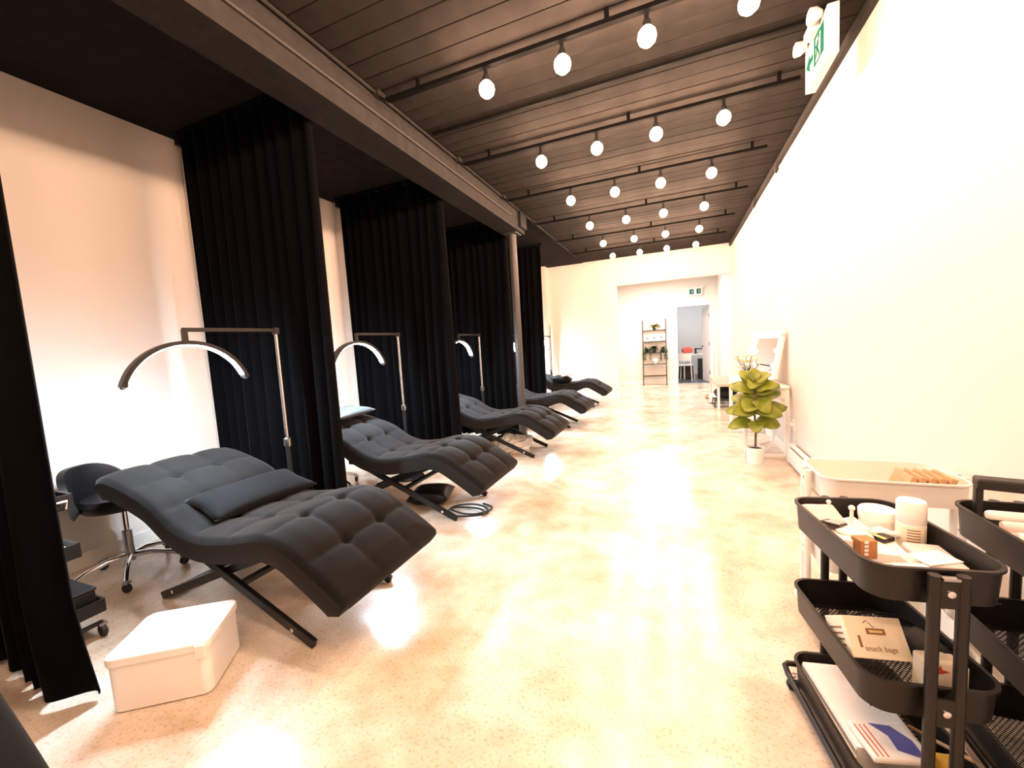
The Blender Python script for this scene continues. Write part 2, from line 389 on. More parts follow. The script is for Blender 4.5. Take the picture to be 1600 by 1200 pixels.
# ------------------------------------------------------------------ chaises
def make_chaise():
    t = thing('chaise_lounge', '', 'chaise', (0, 0, 0))
    X0 = -2.06; W = .67
    top = [(-2.935, .655), (-2.90, .680), (-2.82, .690), (-2.68, .665), (-2.46, .598), (-2.29, .500), (-2.16, .462), (-2.02, .459), (-1.83, .488), (-1.70, .516), (-1.62, .518), (-1.51, .492), (-1.38, .420), (-1.26, .345), (-1.20, .300)]
    N, M = 150, 54
    P, L = interp([(x-X0, z) for x, z in top], N)
    def normal(i):
        a, b = P[max(0, i-1)], P[min(N, i+1)]; d = (b-a).normalized(); return Vector((-d.y, d.x))
    RB = [.185, .322, .459, .596, .733, .87]; CB = [-W/6, W/6]; th = .118
    def height(sl, v):
        de = min(W/2-abs(v), sl, L-sl); r = .026
        edge = -(r - math.sqrt(max(0, r*r-(r-de)**2))) if de < r else 0.
        dr = min(abs(sl-x*L) for x in RB); dc = min(abs(v-x) for x in CB); fade = min(1, de/.07)
        cr = -.0125*math.exp(-dr/.026) - .0125*math.exp(-dc/.026)
        dim = -.026*math.exp(-(math.hypot(dr, dc)/.024)**2)
        return edge + .016*min(1, de/.10) + (cr+dim)*fade + .008*(1-(2*v/W)**2)
    vs = []
    for i in range(N+1):
        n = normal(i); sl = L*i/N
        for j in range(M+1):
            v = -W/2 + W*j/M; h = height(sl, v)
            vs.append((P[i].x+n.x*h, v, P[i].y+n.y*h))
    q = M+1; fs = [(i*q+j, (i+1)*q+j, (i+1)*q+j+1, i*q+j+1) for i in range(N) for j in range(M)]
    mb = MB(); mb.add(vs, fs, True); cu = mb.build('cushion', 'velvet', t, sharp=180)
    # boxing: side panels, end panels and underside
    sd = MB(); tv = vs; uv = []
    for i in range(N+1):
        n = normal(i); sl = L*i/N; tt = th*min(1, .62+min(sl, L-sl)/.10)
        uv.append((P[i].x-n.x*tt, P[i].y-n.y*tt))
    for j, sy in ((0, -1), (M, 1)):
        vv = []
        for i in range(N+1):
            a0 = Vector(tv[i*q+j]); b0 = Vector((uv[i][0], sy*W/2*.985, uv[i][1]))
            for k in range(4): 
                p_ = a0.lerp(b0, k/3); p_.y += sy*.006*math.sin(PI*k/3); vv.append(p_)
        sd.add(vv, [(i*4+k, (i+1)*4+k, (i+1)*4+k+1, i*4+k+1) for i in range(N) for k in range(3)], True)
    for i in (0, N):
        vv = []; dx = -.012 if i == 0 else .012
        for j in range(M+1):
            a0 = Vector(tv[i*q+j]); b0 = Vector((uv[i][0], tv[i*q+j][1]*.985, uv[i][1]))
            for k in range(5):
                p_ = a0.lerp(b0, k/4); p_.x += dx*math.sin(PI*k/4)*min(1, 6*(1-abs(2*j/M-1))); vv.append(p_)
        sd.add(vv, [(j*5+k, (j+1)*5+k, (j+1)*5+k+1, j*5+k+1) for j in range(M) for k in range(4)], True)
    sd.add([(x, sy*W/2*.985, z) for x, z in uv for sy in (-1, 1)], [(2*i, 2*i+1, 2*i+3, 2*i+2) for i in range(N)], True)
    sd.build('boxing', 'velvet_side', t, sharp=40)
    # tuft buttons
    me = None
    for ra in RB:
        for v in CB:
            i = round(N*ra); n = normal(i); h = height(L*ra, v)+.002
            if me is None: o = MB().ball((0, 0, 0), .010, 10, 6, (1, 1, .5)).build('button', 'velvet_side', cu); me = o.data
            else: o = bpy.data.objects.new('button', me); COL.objects.link(o); o.parent = cu
            o.location = (P[i].x+n.x*h, v, P[i].y+n.y*h); o.rotation_euler = (0, math.atan2(n.x, n.y), 0)
    # crossed steel legs, one pair each side
    for sy in (-1, 1):
        yy = sy*.255
        MB().bar((-2.40-X0, yy, .40), (-1.485-X0, yy, .015), .022, .042).build('leg', 'black_metal', t, bevel=.003)
        MB().bar((-2.635-X0, yy-sy*.024, .015), (-1.70-X0, yy-sy*.024, .395), .022, .042).build('leg', 'black_metal', t, bevel=.003)
        for bx, bz, dy in ((-2.52-X0, .062, .024), (-1.60-X0, .064, 0)):
            MB().lathe([(.010, -.004), (.010, .004), (.004, .008)], (bx, yy-sy*dy+sy*.012, bz), 10, 'y').build('bolt', 'chrome', t)
        MB().bb(-2.45-X0, -2.35-X0, yy-.03, yy+.03, .385, .42).build('mount_plate', 'black_metal', t)
        MB().bb(-1.76-X0, -1.64-X0, yy-.03, yy+.03, .385, .405).build('mount_plate', 'black_metal', t)
    MB().bar((-2.62-X0, -.24, .02), (-2.62-X0, .24, .02), .03, .02, (1, 0, 0)).build('crossbar', 'black_metal', t)
    MB().bar((-1.95-X0, -.25, .205), (-1.95-X0, .25, .205), .04, .02, (1, 0, 0)).build('crossbar', 'black_metal', t)
    return t
CH = [(-2.25, .05, 0, 'charcoal tufted chaise with only its foot corner showing at the bottom left'),
      (-2.06, 1.435, 0, 'large charcoal tufted chaise nearest the viewer, beside the white box'),
      (-2.10, 2.75, 0, 'charcoal tufted chaise with a pale flat cushion at its head'),
      (-2.075, 4.45, 0, 'charcoal tufted chaise in front of the grey post, white bag beneath'),
      (-2.06, 6.08, 0, 'charcoal tufted chaise partly hidden behind the grey post'),
      (-2.06, 8.06, 0, 'charcoal tufted chaise farthest away, with towels laid on it')]
proto = make_chaise()
for i, (x, y, a, lb) in enumerate(CH):
    o = proto if i == 0 else copy_tree(proto)
    put(o, (x, y, 0), a); o['label'] = lb; o['group'] = 'tufted chaises along the stalls'

def cushion(name, label, cat, m, size, loc, rot, puff=.05, pinch=.5, group=None):
    n = 18; vs = []; w_, d_ = size
    for s in (1, -1):
        for j in range(n+1):
            for i in range(n+1):
                u, v = 2*i/n-1, 2*j/n-1
                x = u*w_/2*(1-.06*(1-abs(v))*abs(u)); y = v*d_/2*(1-.06*(1-abs(u))*abs(v))
                z = s*puff*((1-abs(u)**3)*(1-abs(v)**3))**pinch
                vs.append((x, y, z))
    k = (n+1)**2; fs = []
    for j in range(n):
        for i in range(n):
            a = j*(n+1)+i; fs.append((a, a+1, a+n+2, a+n+1)); fs.append((k+a, k+a+n+1, k+a+n+2, k+a+1))
    mb = MB(); mb.add(vs, fs, True); o = mb.build(name, m, sharp=180)
    bm = bmesh.new(); bm.from_mesh(o.data); bmesh.ops.remove_doubles(bm, verts=bm.verts, dist=1e-4); bmesh.ops.recalc_face_normals(bm, faces=bm.faces); bm.to_mesh(o.data); bm.free()
    o.location = loc; o.rotation_euler = rot; tag(o, label, cat, group); return o
cushion('lumbar_pillow', 'flat black pillow lying across the nearest full chaise', 'pillow', 'pillow_black', (.30, .58), (-2.225, 1.50, .528), (0, math.radians(14), math.radians(-4)), .045)
cushion('head_pillow', 'pale grey flat cushion on the head of the second chaise', 'pillow', 'pillow_grey', (.30, .50), (-2.78, 2.76, .765), (0, math.radians(6), math.radians(6)), .035, .35)
cushion('folded_blanket', 'rumpled black blanket on the farthest chaise', 'blanket', 'pillow_black', (.42, .55), (-2.16, 8.0, .56), (0, math.radians(8), math.radians(12)), .075, .8)
cushion('folded_towel', 'small white folded towel on the farthest chaise', 'towel', 'paper', (.20, .26), (-2.00, 7.85, .655), (0, math.radians(-12), math.radians(-10)), .018, .25)

# ------------------------------------------------------------------ half-moon lamps
def make_lamp():
    t = thing('half_moon_lamp', '', 'floor lamp')
    MB().lathe([(.001, .0), (.15, 0), (.15, .012), (.14, .02), (.02, .026)], seg=28).build('base', 'black_metal', t)
    MB().lathe([(.016, .02), (.016, .70)], seg=14).build('lower_pole', 'black_metal', t)
    MB().lathe([(.016, .69), (.024, .70), (.024, .745), (.013, .755)], seg=14).build('clamp_collar', 'steel', t)
    MB().lathe([(.011, .74), (.011, 1.44)], seg=14).build('upper_pole', 'chrome', t)
    MB().box((0, 0, 1.45), (.035, .035, .04)).build('elbow', 'black_metal', t, bevel=.004)
    MB().bar((0, .012, 1.455), (0, -.50, 1.455), .022, .022, (1, 0, 0)).build('arm', 'black_metal', t, bevel=.003)
    MB().bb(-.012, .012, -.502, -.478, 1.385, 1.455).build('drop_stem', 'black_metal', t)
    # arc: circle through half span .27, height .21
    a_, h_ = .29, .22; R = (a_*a_+h_*h_)/(2*h_); zc = 1.395-R; am = math.asin(min(1, a_/R)) if h_ < a_ else PI-math.asin(a_/R)
    def band(r0, r1, wd, a0, a1, n=28):
        vs = []; fs = []
        for i in range(n+1):
            a = a0+(a1-a0)*i/n
            for r in (r0, r1):
                for x in (-wd/2, wd/2): vs.append((x, -.49+r*math.sin(a), zc+r*math.cos(a)))
        for i in range(n):
            b = i*4
            fs += [(b, b+1, b+5, b+4), (b+2, b+6, b+7, b+3), (b, b+4, b+6, b+2), (b+1, b+3, b+7, b+5)]
        fs += [(0, 2, 3, 1), (n*4, n*4+1, n*4+3, n*4+2)]
        m = MB(); m.add(vs, fs, True); return m
    hdp = band(R-.022, R, .056, -am, am).build('arc_head', 'black_metal', t)
    band(R-.0255, R-.0215, .042, -am*.94, am*.94).build('led_strip', 'led', hdp)
    for sgn in (-1, 1):
        MB().ball((0, -.49+(R-.011)*math.sin(am*sgn), zc+(R-.011)*math.cos(am)), .012, 10, 6).build('end_knob', 'steel', hdp)
    return t
LAMPS = [(-2.385, 1.86, math.radians(-9), 'black half-moon lamp arching over the nearest full chaise'),
         (-2.54, 3.30, math.radians(-9), 'black half-moon lamp arching over the second chaise'),
         (-2.46, 4.93, math.radians(-5), 'half-moon lamp glowing over the chaise before the post'),
         (-2.46, 6.50, math.radians(-1), 'glowing half-moon lamp seen just left of the grey post'),
         (-2.52, 8.45, 0, 'farthest half-moon lamp, beside the last curtain edge')]
lp0 = make_lamp()
for i, (x, y, a, lb) in enumerate(LAMPS):
    o = lp0 if i == 0 else copy_tree(lp0)
    put(o, (x, y, 0), a); o['label'] = lb; o['group'] = 'half-moon lamps beside the chaises'

ps = thing('pole_stand', 'thin dark pole stand against the far left wall', 'stand', (-2.58, 8.72, 0))
MB().lathe([(.008, .02), (.008, 1.72)], seg=10).build('pole', 'black_metal', ps)
MB().lathe([(.10, 0), (.10, .015), (.012, .03)], seg=20).build('base', 'black_metal', ps)

# ------------------------------------------------------------------ casters, stools, left trolley
def caster(parent, x, y, r=.024, name='caster', ang=0., top=None):
    c = MB().tube([(x, y, r), (x, y, (top or 2.6*r))], .007, 8)
    c.box((x+.0, y, 2*r+.006), (.03, .03, .012)); ca = c.build(name, 'steel', parent)
    d = Matrix.Rotation(ang, 4, 'Z')
    wv = MB().lathe([(.006, -.010), (r*.9, -.010), (r, -.006), (r, .006), (r*.9, .010), (.006, .010)], (0, 0, 0), 16, 'y').build('wheel', 'rubber', ca)
    wv.location = (x, y, r); wv.rotation_euler = (0, 0, ang)
    return ca
def make_stool():
    t = thing('rolling_stool', '', 'stool')
    MB().lathe([(.001, .44), (.17, .44), (.19, .46), (.195, .49), (.18, .515), (.10, .525), (.001, .525)], seg=28).build('seat', 'leather', t)
    # wrapped low back
    vs = []; n = 24; th = .03
    for i in range(n+1):
        a = PI - 1.15 + 2.3*i/n; k = 1-abs(2*i/n-1)**3
        for r, z in ((.185, .47), (.20, .52+.18*k), (.20+th, .52+.18*k), (.19+th, .43)):
            rr = r+.02*(z-.45)/.2; vs.append((rr*math.cos(a), rr*math.sin(a), z))
    fs = [(i*4+k, i*4+(k+1) % 4, (i+1)*4+(k+1) % 4, (i+1)*4+k) for i in range(n) for k in range(4)] + [(0, 1, 2, 3), (n*4+3, n*4+2, n*4+1, n*4)]
    m = MB(); m.add(vs, fs, True); m.build('backrest', 'leather', t, sharp=60)
    MB().lathe([(.07, .425), (.07, .44)], seg=18).build('seat_plate', 'chrome', t)
    MB().lathe([(.014, .26), (.014, .43)], seg=14).build('piston', 'chrome', t)
    MB().lathe([(.024, .09), (.024, .28), (.016, .285)], seg=16).build('column', 'steel', t)
    for k in range(5):
        a = 2*PI*k/5+.3; c, s = math.cos(a), math.sin(a)
        lg = MB().tube([(.0, 0, .125), (.10*c, .10*s, .125), (.20*c, .20*s, .10), (.27*c, .27*s, .065)], [.018, .016, .013, .011], 10).build('leg', 'chrome', t)
        caster(lg, .265*c, .265*s, .026, ang=a+.8)
    return t
st0 = make_stool(); put(st0, (-3.14, 1.30, 0), math.radians(25)); st0['label'] = 'black rolling stool with chrome star base behind the nearest full chaise'; st0['group'] = 'rolling stools'
st1 = copy_tree(st0); put(st1, (-3.12, 2.83, 0), math.radians(-20)); st1['label'] = 'black rolling stool mostly hidden behind the second chaise'

lt = thing('side_trolley', 'small black three-shelf trolley beside the left edge curtain', 'trolley', (-2.74, .845, 0), math.radians(0))
def small_tray(z, w_, d_, h_, x=0., y=0.):
    m = MB(); m.bb(x-w_/2, x+w_/2, y-d_/2, y+d_/2, z, z+.008)
    for s in (-1, 1):
        m.bb(x+s*w_/2-.005, x+s*w_/2+.005, y-d_/2, y+d_/2, z, z+h_); m.bb(x-w_/2, x+w_/2, y+s*d_/2-.005, y+s*d_/2+.005, z, z+h_)
    return m
small_tray(.615, .26, .17, .07, -.08).build('tray', 'cart_black', lt)
small_tray(.37, .26, .17, .07, -.08).build('tray', 'cart_black', lt)
small_tray(.12, .38, .18, .06).build('tray', 'cart_black', lt)
for sx in (-1, 1):
    MB().tube([(-.08+sx*.13, -.06, .08), (-.08+sx*.13, -.06, .68)], .010, 8).build('post', 'black_metal', lt)
    MB().tube([(sx*.18, -.075, .07), (sx*.18, .075, .07)], .011, 8).build('base_rail', 'black_metal', lt)
    for sy in (-1, 1): caster(lt, sx*.18, sy*.075, .028, top=.08)
MB().tube([(.052, -.05, .62), (.075, -.05, .66), (.075, .06, .66), (.052, .06, .62)], .005, 8).build('side_handle', 'plastic_white', lt)
MB().bb(.051, .055, -.05, .04, .64, .665).build('label_plate', 'card_cream', lt)
for i, (nm, lb, x, y, z, m) in enumerate((('scissors', 'small dark scissors standing in the left trolley top tray', .0, .02, .624, 'black_metal'),
                                         ('tweezers', 'steel tweezers standing in the left trolley top tray', -.06, .04, .624, 'steel'))):
    b = lt.matrix_basis @ Vector((x, y, z)) if False else Matrix.Translation(lt.location) @ Matrix.Rotation(0, 4, 'Z') @ Vector((x, y, z))
    q = MB().tube([(0, 0, .0), (.02, .0, .13)], .004, 6).tube([(0, 0, 0), (-.02, .01, .12)], .004, 6)
    if nm == 'scissors':
        for cx in (.025, -.025): q.tube([(cx+.018*math.cos(k*PI/5), .0, .14+.018*math.sin(k*PI/5)) for k in range(10)], .004, 6, closed=True)
    tag(put(q.build(nm, m), b), lb, 'tool')
pb = Matrix.Translation(lt.location) @ Matrix.Rotation(0, 4, 'Z') @ Vector((-.08, 0, .379))
tag(put(MB().bb(-.09, .09, -.06, .06, 0, .05).build('tissue_pack', 'paper', bevel=.008), pb, .0), 'white paper pack on the left trolley middle shelf', 'pack')
pb = Matrix.Translation(lt.location) @ Matrix.Rotation(0, 4, 'Z') @ Vector((.0, 0, .128))
tag(put(MB().bb(-.17, .17, -.075, .075, 0, .10).bb(-.175, .175, -.08, .08, .10, .115).build('black_case', 'leather', bevel=.01), pb, 0), 'black lidded case on the lowest left trolley shelf', 'case')

# ------------------------------------------------------------------ white box on the floor
wbx = thing('storage_box', 'white plastic storage box with closed lid on the floor', 'box', (-1.872, .895, 0), math.radians(35))
MB().prism(rrect(.305, .255, .03), 0.004, .175).build('body', 'plastic_white', wbx, bevel=.004)
MB().prism(rrect(.318, .268, .034), .172, .205).build('lid', 'plastic_white', wbx, bevel=.006)
MB().bb(.12, .155, -.140, -.128, .150, .20).build('latch_tab', 'plastic_white', wbx, bevel=.003)
wbx.scale = (1.07, 1.07, 1.05); wbx.location.x -= .012; wbx.location.y -= .008
# things lying under the chaises
cb = MB().tube([(.15*math.cos(k*.14)*(1+.0015*k), .10*math.sin(k*.14)+.0012*k-.05, .009+.004*(1+math.sin(k*.37))) for k in range(100)], .007, 8).build('cable_coil', 'rubber')
tag(put(cb, (-1.52, 2.66, .0)), 'loose coil of black cable on the floor under the second chaise', 'cable')
cushion('soft_bag', 'slumped black bag on the floor under the second chaise', 'bag', 'leather', (.34, .30), (-1.93, 2.78, .07), (0, 0, .3), .068, .5)
rb = MB().ball((0, 0, 0), .5, 22, 14); rq = random.Random(4)
for i, v in enumerate(rb.v):
    x, y, z = v; k = 1+.25*math.sin(9*x+3*y+1)*math.cos(8*z+4*y)+rq.uniform(-.16, .16)
    rb.v[i] = (x*.42*k, y*.30*k, max(-.085, z*.24*k))
rb.sm = [False]*len(rb.f)
bgo = tag(put(rb.build('plastic_bag', 'plastic_white'), (-1.83, 4.45, .087)), 'crumpled white plastic bag on the floor under the third chaise', 'bag')

# ------------------------------------------------------------------ exit signs
def running_man(panel, M, s):
    """green field with a white doorway, green running figure and arrow; M maps (x right, y up) of a unit panel."""
    def p(nm, poly, m, d): MB().prism([(x*s, y*s) for x, y in poly], 0, d, M).build(nm, m, panel)
    p('green_field', [(-.05, -.42), (.85, -.42), (.85, .42), (-.05, .42)], 'sign_green', .001)
    p('doorway_mark', [(.14, -.36), (.58, -.36), (.58, .30), (.14, .30)], 'sign_white', .002)
    p('figure_torso', [(.22, .02), (.34, .18), (.46, .14), (.36, -.08)], 'sign_green', .003)
    p('figure_leg', [(.26, .0), (.37, -.06), (.50, -.22), (.55, -.34), (.46, -.34), (.39, -.20)], 'sign_green', .003)
    p('figure_leg', [(.22, .02), (.33, -.06), (.26, -.22), (.10, -.30), (.08, -.22), (.18, -.15)], 'sign_green', .003)
    p('figure_arm', [(.32, .17), (.38, .10), (.20, .02), (.10, .08), (.14, .13), (.21, .08)], 'sign_green', .003)
    p('figure_head', [(.44+.065*math.cos(k*PI/5), .23+.065*math.sin(k*PI/5)) for k in range(10)], 'sign_green', .003)
    p('arrow_mark', [(-.14, .09), (-.45, .09), (-.45, .28), (-.84, 0), (-.45, -.28), (-.45, -.09), (-.14, -.09)], 'sign_green', .001)
ex = thing('exit_sign', 'white emergency exit sign with lamp heads hanging near the right wall', 'exit sign', (.828, 3.05, 2.868))
bd = MB().bb(-.028, .028, -.20, .20, -.13, .13).build('housing', 'plastic_white', ex, bevel=.006)
fp = MB().bb(-.032, -.028, -.18, .18, -.105, .105).build('face_panel', 'sign_white', ex)
running_man(fp, Matrix(((0, 0, -1, -.032), (-1, 0, 0, 0), (0, 1, 0, 0), (0, 0, 0, 1))), .19)
MB().bb(-.012, .012, -.03, .03, .13, .17).build('ceiling_stem', 'plastic_white', ex)
for sy in (-1, 1):
    h = MB().lathe([(.018, .0), (.040, -.03), (.042, -.06), (.036, -.065)], (-.035, sy*.14, .125), 16, 'x').build('lamp_head', 'plastic_white', ex)
MB().box((-.055, -.03, .105), (.05, .12, .05)).build('lamp_bracket', 'plastic_white', ex, bevel=.006)
ex2 = thing('exit_sign', 'small exit sign with two green figures above the back doorway', 'exit sign', (.52, YB-.04, 2.45))
MB().bb(-.17, .17, -.03, .04, -.10, .10).build('housing', 'plastic_white', ex2, bevel=.005)
for sx in (-1, 1):
    fp = MB().bb(sx*.085-.06, sx*.085+.06, -.034, -.03, -.075, .075).build('face_panel', 'sign_white', ex2)
    M2 = Matrix(((1, 0, 0, sx*.085-.03), (0, 0, -1, -.034), (0, 1, 0, 0), (0, 0, 0, 1)))
    MB().prism([(-.02, -.06), (.075, -.06), (.075, .06), (-.02, .06)], 0, .002, M2).build('green_field', 'sign_green', fp)
    MB().prism([(.0, -.04), (.035, .0), (.02, .03), (.04, .045), (.055, .01), (.045, -.045), (.03, -.02)], 0, .004, M2).build('figure_mark', 'sign_white', fp)
    MB().ball((sx*.20, -.02, .12), .03, 12, 8).build('lamp_head', 'plastic_white', ex2)
    MB().tube([(sx*.14, 0, .095), (sx*.20, -.01, .12)], .01, 8).build('lamp_arm', 'plastic_white', ex2)

# ------------------------------------------------------------------ right wall: heater, switch, outlet
ht = thing('baseboard_heater', 'long white baseboard heater on the right wall', 'heater', (XR, 3.3, 0))
MB().bb(-.07, -.02, -1.25, 1.12, .02, .155).build('front_panel', 'trimwhite', ht, bevel=.006)
MB().bb(-.058, -.018, -1.25, 1.12, .172, .19).build('top_cover', 'trimwhite', ht, bevel=.004)
MB().bb(-.05, -.0, -1.25, 1.12, .03, .175).build('dark_slot', 'ink_black', ht)
MB().bb(-.072, -.0, 1.12, 1.17, .015, .192).build('end_cap', 'trimwhite', ht, bevel=.004)
sw = thing('wall_switch', 'small white switch plate on the right wall above the mirror', 'switch', (XR, 4.9, 1.51))
MB().bb(-.008, 0, -.035, .035, -.058, .058).build('plate', 'plastic_white', sw, bevel=.003); MB().bb(-.013, -.008, -.012, .012, -.03, .03).build('rocker', 'trimwhite', sw)
ou = thing('wall_outlet', 'white wall outlet low beside the vanity table', 'outlet', (XR, 4.53, .36))
MB().bb(-.008, 0, -.035, .035, -.058, .058).build('plate', 'plastic_white', ou, bevel=.003); MB().bb(-.03, -.008, -.018, .018, -.015, .02).build('plug', 'plastic_white', ou, bevel=.004)
tag(MB().tube([(1.01, 4.53, .36), (.97, 4.55, .37), (.92, 4.62, .30), (.88, 4.72, .10), (.83, 4.78, .015), (.78, 4.95, .010), (.85, 5.15, .010), (.98, 5.3, .010), (1.028, 5.35, .12), (1.028, 5.35, .74)], .006, 8).build('power_cord', 'plastic_white'),
    'white power cord from the outlet to the floor under the vanity', 'cord')

# ------------------------------------------------------------------ vanity table, mirror, flowers
vt = thing('vanity_table', 'white vanity table with square sled legs by the wall', 'table', (.825, 5.22, 0))
MB().bb(-.20, .19, -.64, .64, .70, .725).build('table_top', 'plastic_white', vt, bevel=.004)
MB().bb(-.18, .18, -.61, .61, .60, .70).build('drawer_case', 'plastic_white', vt)
for y0 in (-.58, .02): 
    d = MB().bb(-.192, -.18, y0, y0+.56, .61, .69).build('drawer', 'plastic_white', vt, bevel=.003)
    MB().ball((-.20, y0+.28, .65), .012, 10, 6).build('knob', 'steel', d)
for sy in (-1, 1):
    for sx in (-1, 1): MB().bb(sx*.175-.0175, sx*.175+.0175, sy*.60-.0175, sy*.60+.0175, 0, .70).build('leg', 'plastic_white', vt)
    MB().bb(-.16, .16, sy*.60-.0175, sy*.60+.0175, 0.002, .035).build('foot_rail', 'plastic_white', vt)
vm = thing('vanity_mirror', 'white framed vanity mirror with bulbs standing on the table', 'mirror', (.838, 4.98, .728), math.radians(18))
tl = Matrix.Rotation(math.radians(11), 4, 'Y') @ Matrix.Diagonal((1, .68, .94, 1))
def tm(mb):
    mb.v = [tuple(tl @ Vector(v)) for v in mb.v]; return mb
for a, b, c, d in ((-.41, -.33, .02, .56), (.33, .41, .02, .56), (-.41, .41, .50, .585), (-.41, .41, .0, .07)):
    tm(MB().bb(-.035, .01, a, b, c, d)).build('frame_bar', 'plastic_white', vm, bevel=.012)
tm(MB().bb(-.012, -.006, -.34, .34, .06, .51)).build('glass', 'mirror', vm)
tm(MB().bb(-.004, .008, -.38, .38, .02, .56)).build('backing', 'trimwhite', vm)
for k in range(6): tm(MB().ball((-.048, -.33+.132*k, .542), .022, 14, 8)).build('bulb', 'vanity_bulb', vm)
for s in (-1, 1):
    for z in (.2, .36): tm(MB().ball((-.048, s*.37, z), .02, 14, 8)).build('bulb', 'vanity_bulb', vm)
fl = thing('flower_vase', 'white vase of cream flowers on the vanity table', 'flowers', (.70, 4.85, .7255))
MB().lathe([(.001, 0), (.04, 0), (.05, .05), (.035, .10), (.04, .12), (.034, .12), (.028, .1), (.001, .02)], seg=18).build('vase', 'ceramic', fl)
rnd = random.Random(3)
for k in range(16):
    a = rnd.uniform(0, 6.28); r = rnd.uniform(.03, .12); z = rnd.uniform(.17, .30)
    s_ = MB().tube([(0, 0, .09), (r*.5*math.cos(a), r*.5*math.sin(a), z*.7), (r*math.cos(a), r*math.sin(a), z)], .003, 6).build('stem', 'leaf_dark', fl)
    m = MB()
    for q in range(5):
        b = q*1.2566
        m.ball((r*math.cos(a)+.022*math.cos(b), r*math.sin(a)+.022*math.sin(b), z), .02, 8, 5, (1, 1, .5)) if False else m.add([(r*math.cos(a)+dx, r*math.sin(a)+dy, z+dz) for dx, dy, dz in ((0, 0, -.004), (.03*math.cos(b-.5), .03*math.sin(b-.5), .012), (.042*math.cos(b), .042*math.sin(b), .016), (.03*math.cos(b+.5), .03*math.sin(b+.5), .012))], [(0, 1, 2, 3)], True)
    m.build('blossom', 'leaf_cream', s_)

# ------------------------------------------------------------------ fiddle-leaf plant
def leaf_mesh(length, width, cup=.25, droop=.3, n=8, m=6, wavy=.01):
    vs = []; fs = []
    for i in range(n+1):
        u = i/n; wd = width*(math.sin(PI*u**.75)**.7*(.62+.55*u) if 0 < u < 1 else .03)
        for j in range(m+1):
            v = 2*j/m-1
            vs.append((length*u*math.cos(droop*u), v*wd/2, length*u*-math.sin(droop*u) + cup*wd*(v*v)*.5 + wavy*math.sin(9*u+3*v)*abs(v)))
    for i in range(n):
        for j in range(m): a = i*(m+1)+j; fs.append((a, a+1, a+m+2, a+m+1))
    mb = MB(); mb.add(vs, fs, True); return mb
pt = thing('potted_fig', 'young fiddle-leaf fig in a small white pot beside the vanity', 'plant', (.70, 4.43, 0))
MB().lathe([(.001, 0), (.070, 0), (.082, .15), (.084, .155), (.074, .155), (.070, .13), (.001, .13)], seg=26).build('pot', 'ceramic', pt)
MB().lathe([(.001, .135), (.072, .135)], seg=20).build('soil', 'soil', pt)
MB().tube([(0, 0, .12), (.005, .0, .30), (-.005, .005, .5), (.005, 0, .68), (0, 0, .82)], [.010, .010, .009, .007, .005], 8).build('trunk', 'stem', pt)
LV = [  # height, azimuth (deg, 0 = +x, 270 = toward the viewer), pitch up, length, width
    (.38, 190, 12, .24, .19), (.40, -15, 8, .22, .19), (.42, 265, -22, .15, .15), (.47, 175, 24, .28, .18), (.48, 0, 24, .29, .19),
    (.52, 215, 5, .23, .20), (.53, 325, 8, .23, .20), (.57, 165, 35, .24, .19), (.58, 15, 36, .27, .20), (.61, 240, -12, .19, .19),
    (.62, 300, -10, .19, .19), (.66, 178, 42, .25, .21), (.67, 5, 42, .27, .21), (.70, 200, 30, .20, .19), (.71, -20, 30, .20, .19),
    (.74, 125, 60, .22, .20), (.745, 55, 60, .22, .20), (.75, 90, 66, .22, .20), (.76, 165, 62, .20, .18), (.77, 15, 62, .20, .18), (.78, 255, 10, .13, .13), (.79, 90, 80, .15, .13)]
rnd = random.Random(5)
for (h, az, up, ln, wd) in LV:
    lf = leaf_mesh(ln, wd, rnd.uniform(.12, .3), rnd.uniform(.2, .6)).build('leaf', 'leaf', pt)
    sd = lf.modifiers.new('thick', 'SOLIDIFY'); sd.thickness = .0015
    lf.location = (0, 0, h); lf.rotation_euler = (.8*math.cos(math.radians(az))+rnd.uniform(-.2, .2), -math.radians(up), math.radians(az))

# ------------------------------------------------------------------ bench, bag and rack near the opening
bn = thing('low_bench', 'low pale bench along the right wall beyond the vanity', 'bench', (.83, 8.45, 0))
MB().bb(-.19, .19, -.85, .85, .39, .43).build('seat_board', 'wood_light', bn, bevel=.006)
for sy in (-1, 1):
    for sx in (-1, 1): MB().bb(sx*.16-.018, sx*.16+.018, sy*.78-.018, sy*.78+.018, 0, .39).build('leg', 'plastic_white', bn)
rk = thing('wire_basket', 'dark wire shoe rack on the floor under the bench', 'rack', (.80, 7.98, 0))
for z in (.02, .12):
    MB().tube([(-.18, -.22, z), (.18, -.22, z), (.18, .22, z), (-.18, .22, z)], .007, 8, closed=True).build('ring', 'black_metal', rk)
for k in range(7): MB().tube([(-.18, -.2+.066*k, .12), (.18, -.2+.066*k, .12)], .004, 6).build('rod', 'black_metal', rk)
for sx in (-1, 1):
    for sy in (-1, 1): MB().tube([(sx*.18, sy*.22, 0), (sx*.18, sy*.22, .13)], .007, 8).build('leg', 'black_metal', rk)
cushion('duffel_bag', 'slumped black bag on the wire rack under the bench', 'bag', 'leather', (.30, .36), (.80, 7.97, .235), (0, 0, .2), .11, .5)
cushion('small_bag', 'cream cloth bag beside the rack under the bench', 'bag', 'paper', (.22, .26), (.72, 8.55, .09), (0, 0, .5), .085, .5)
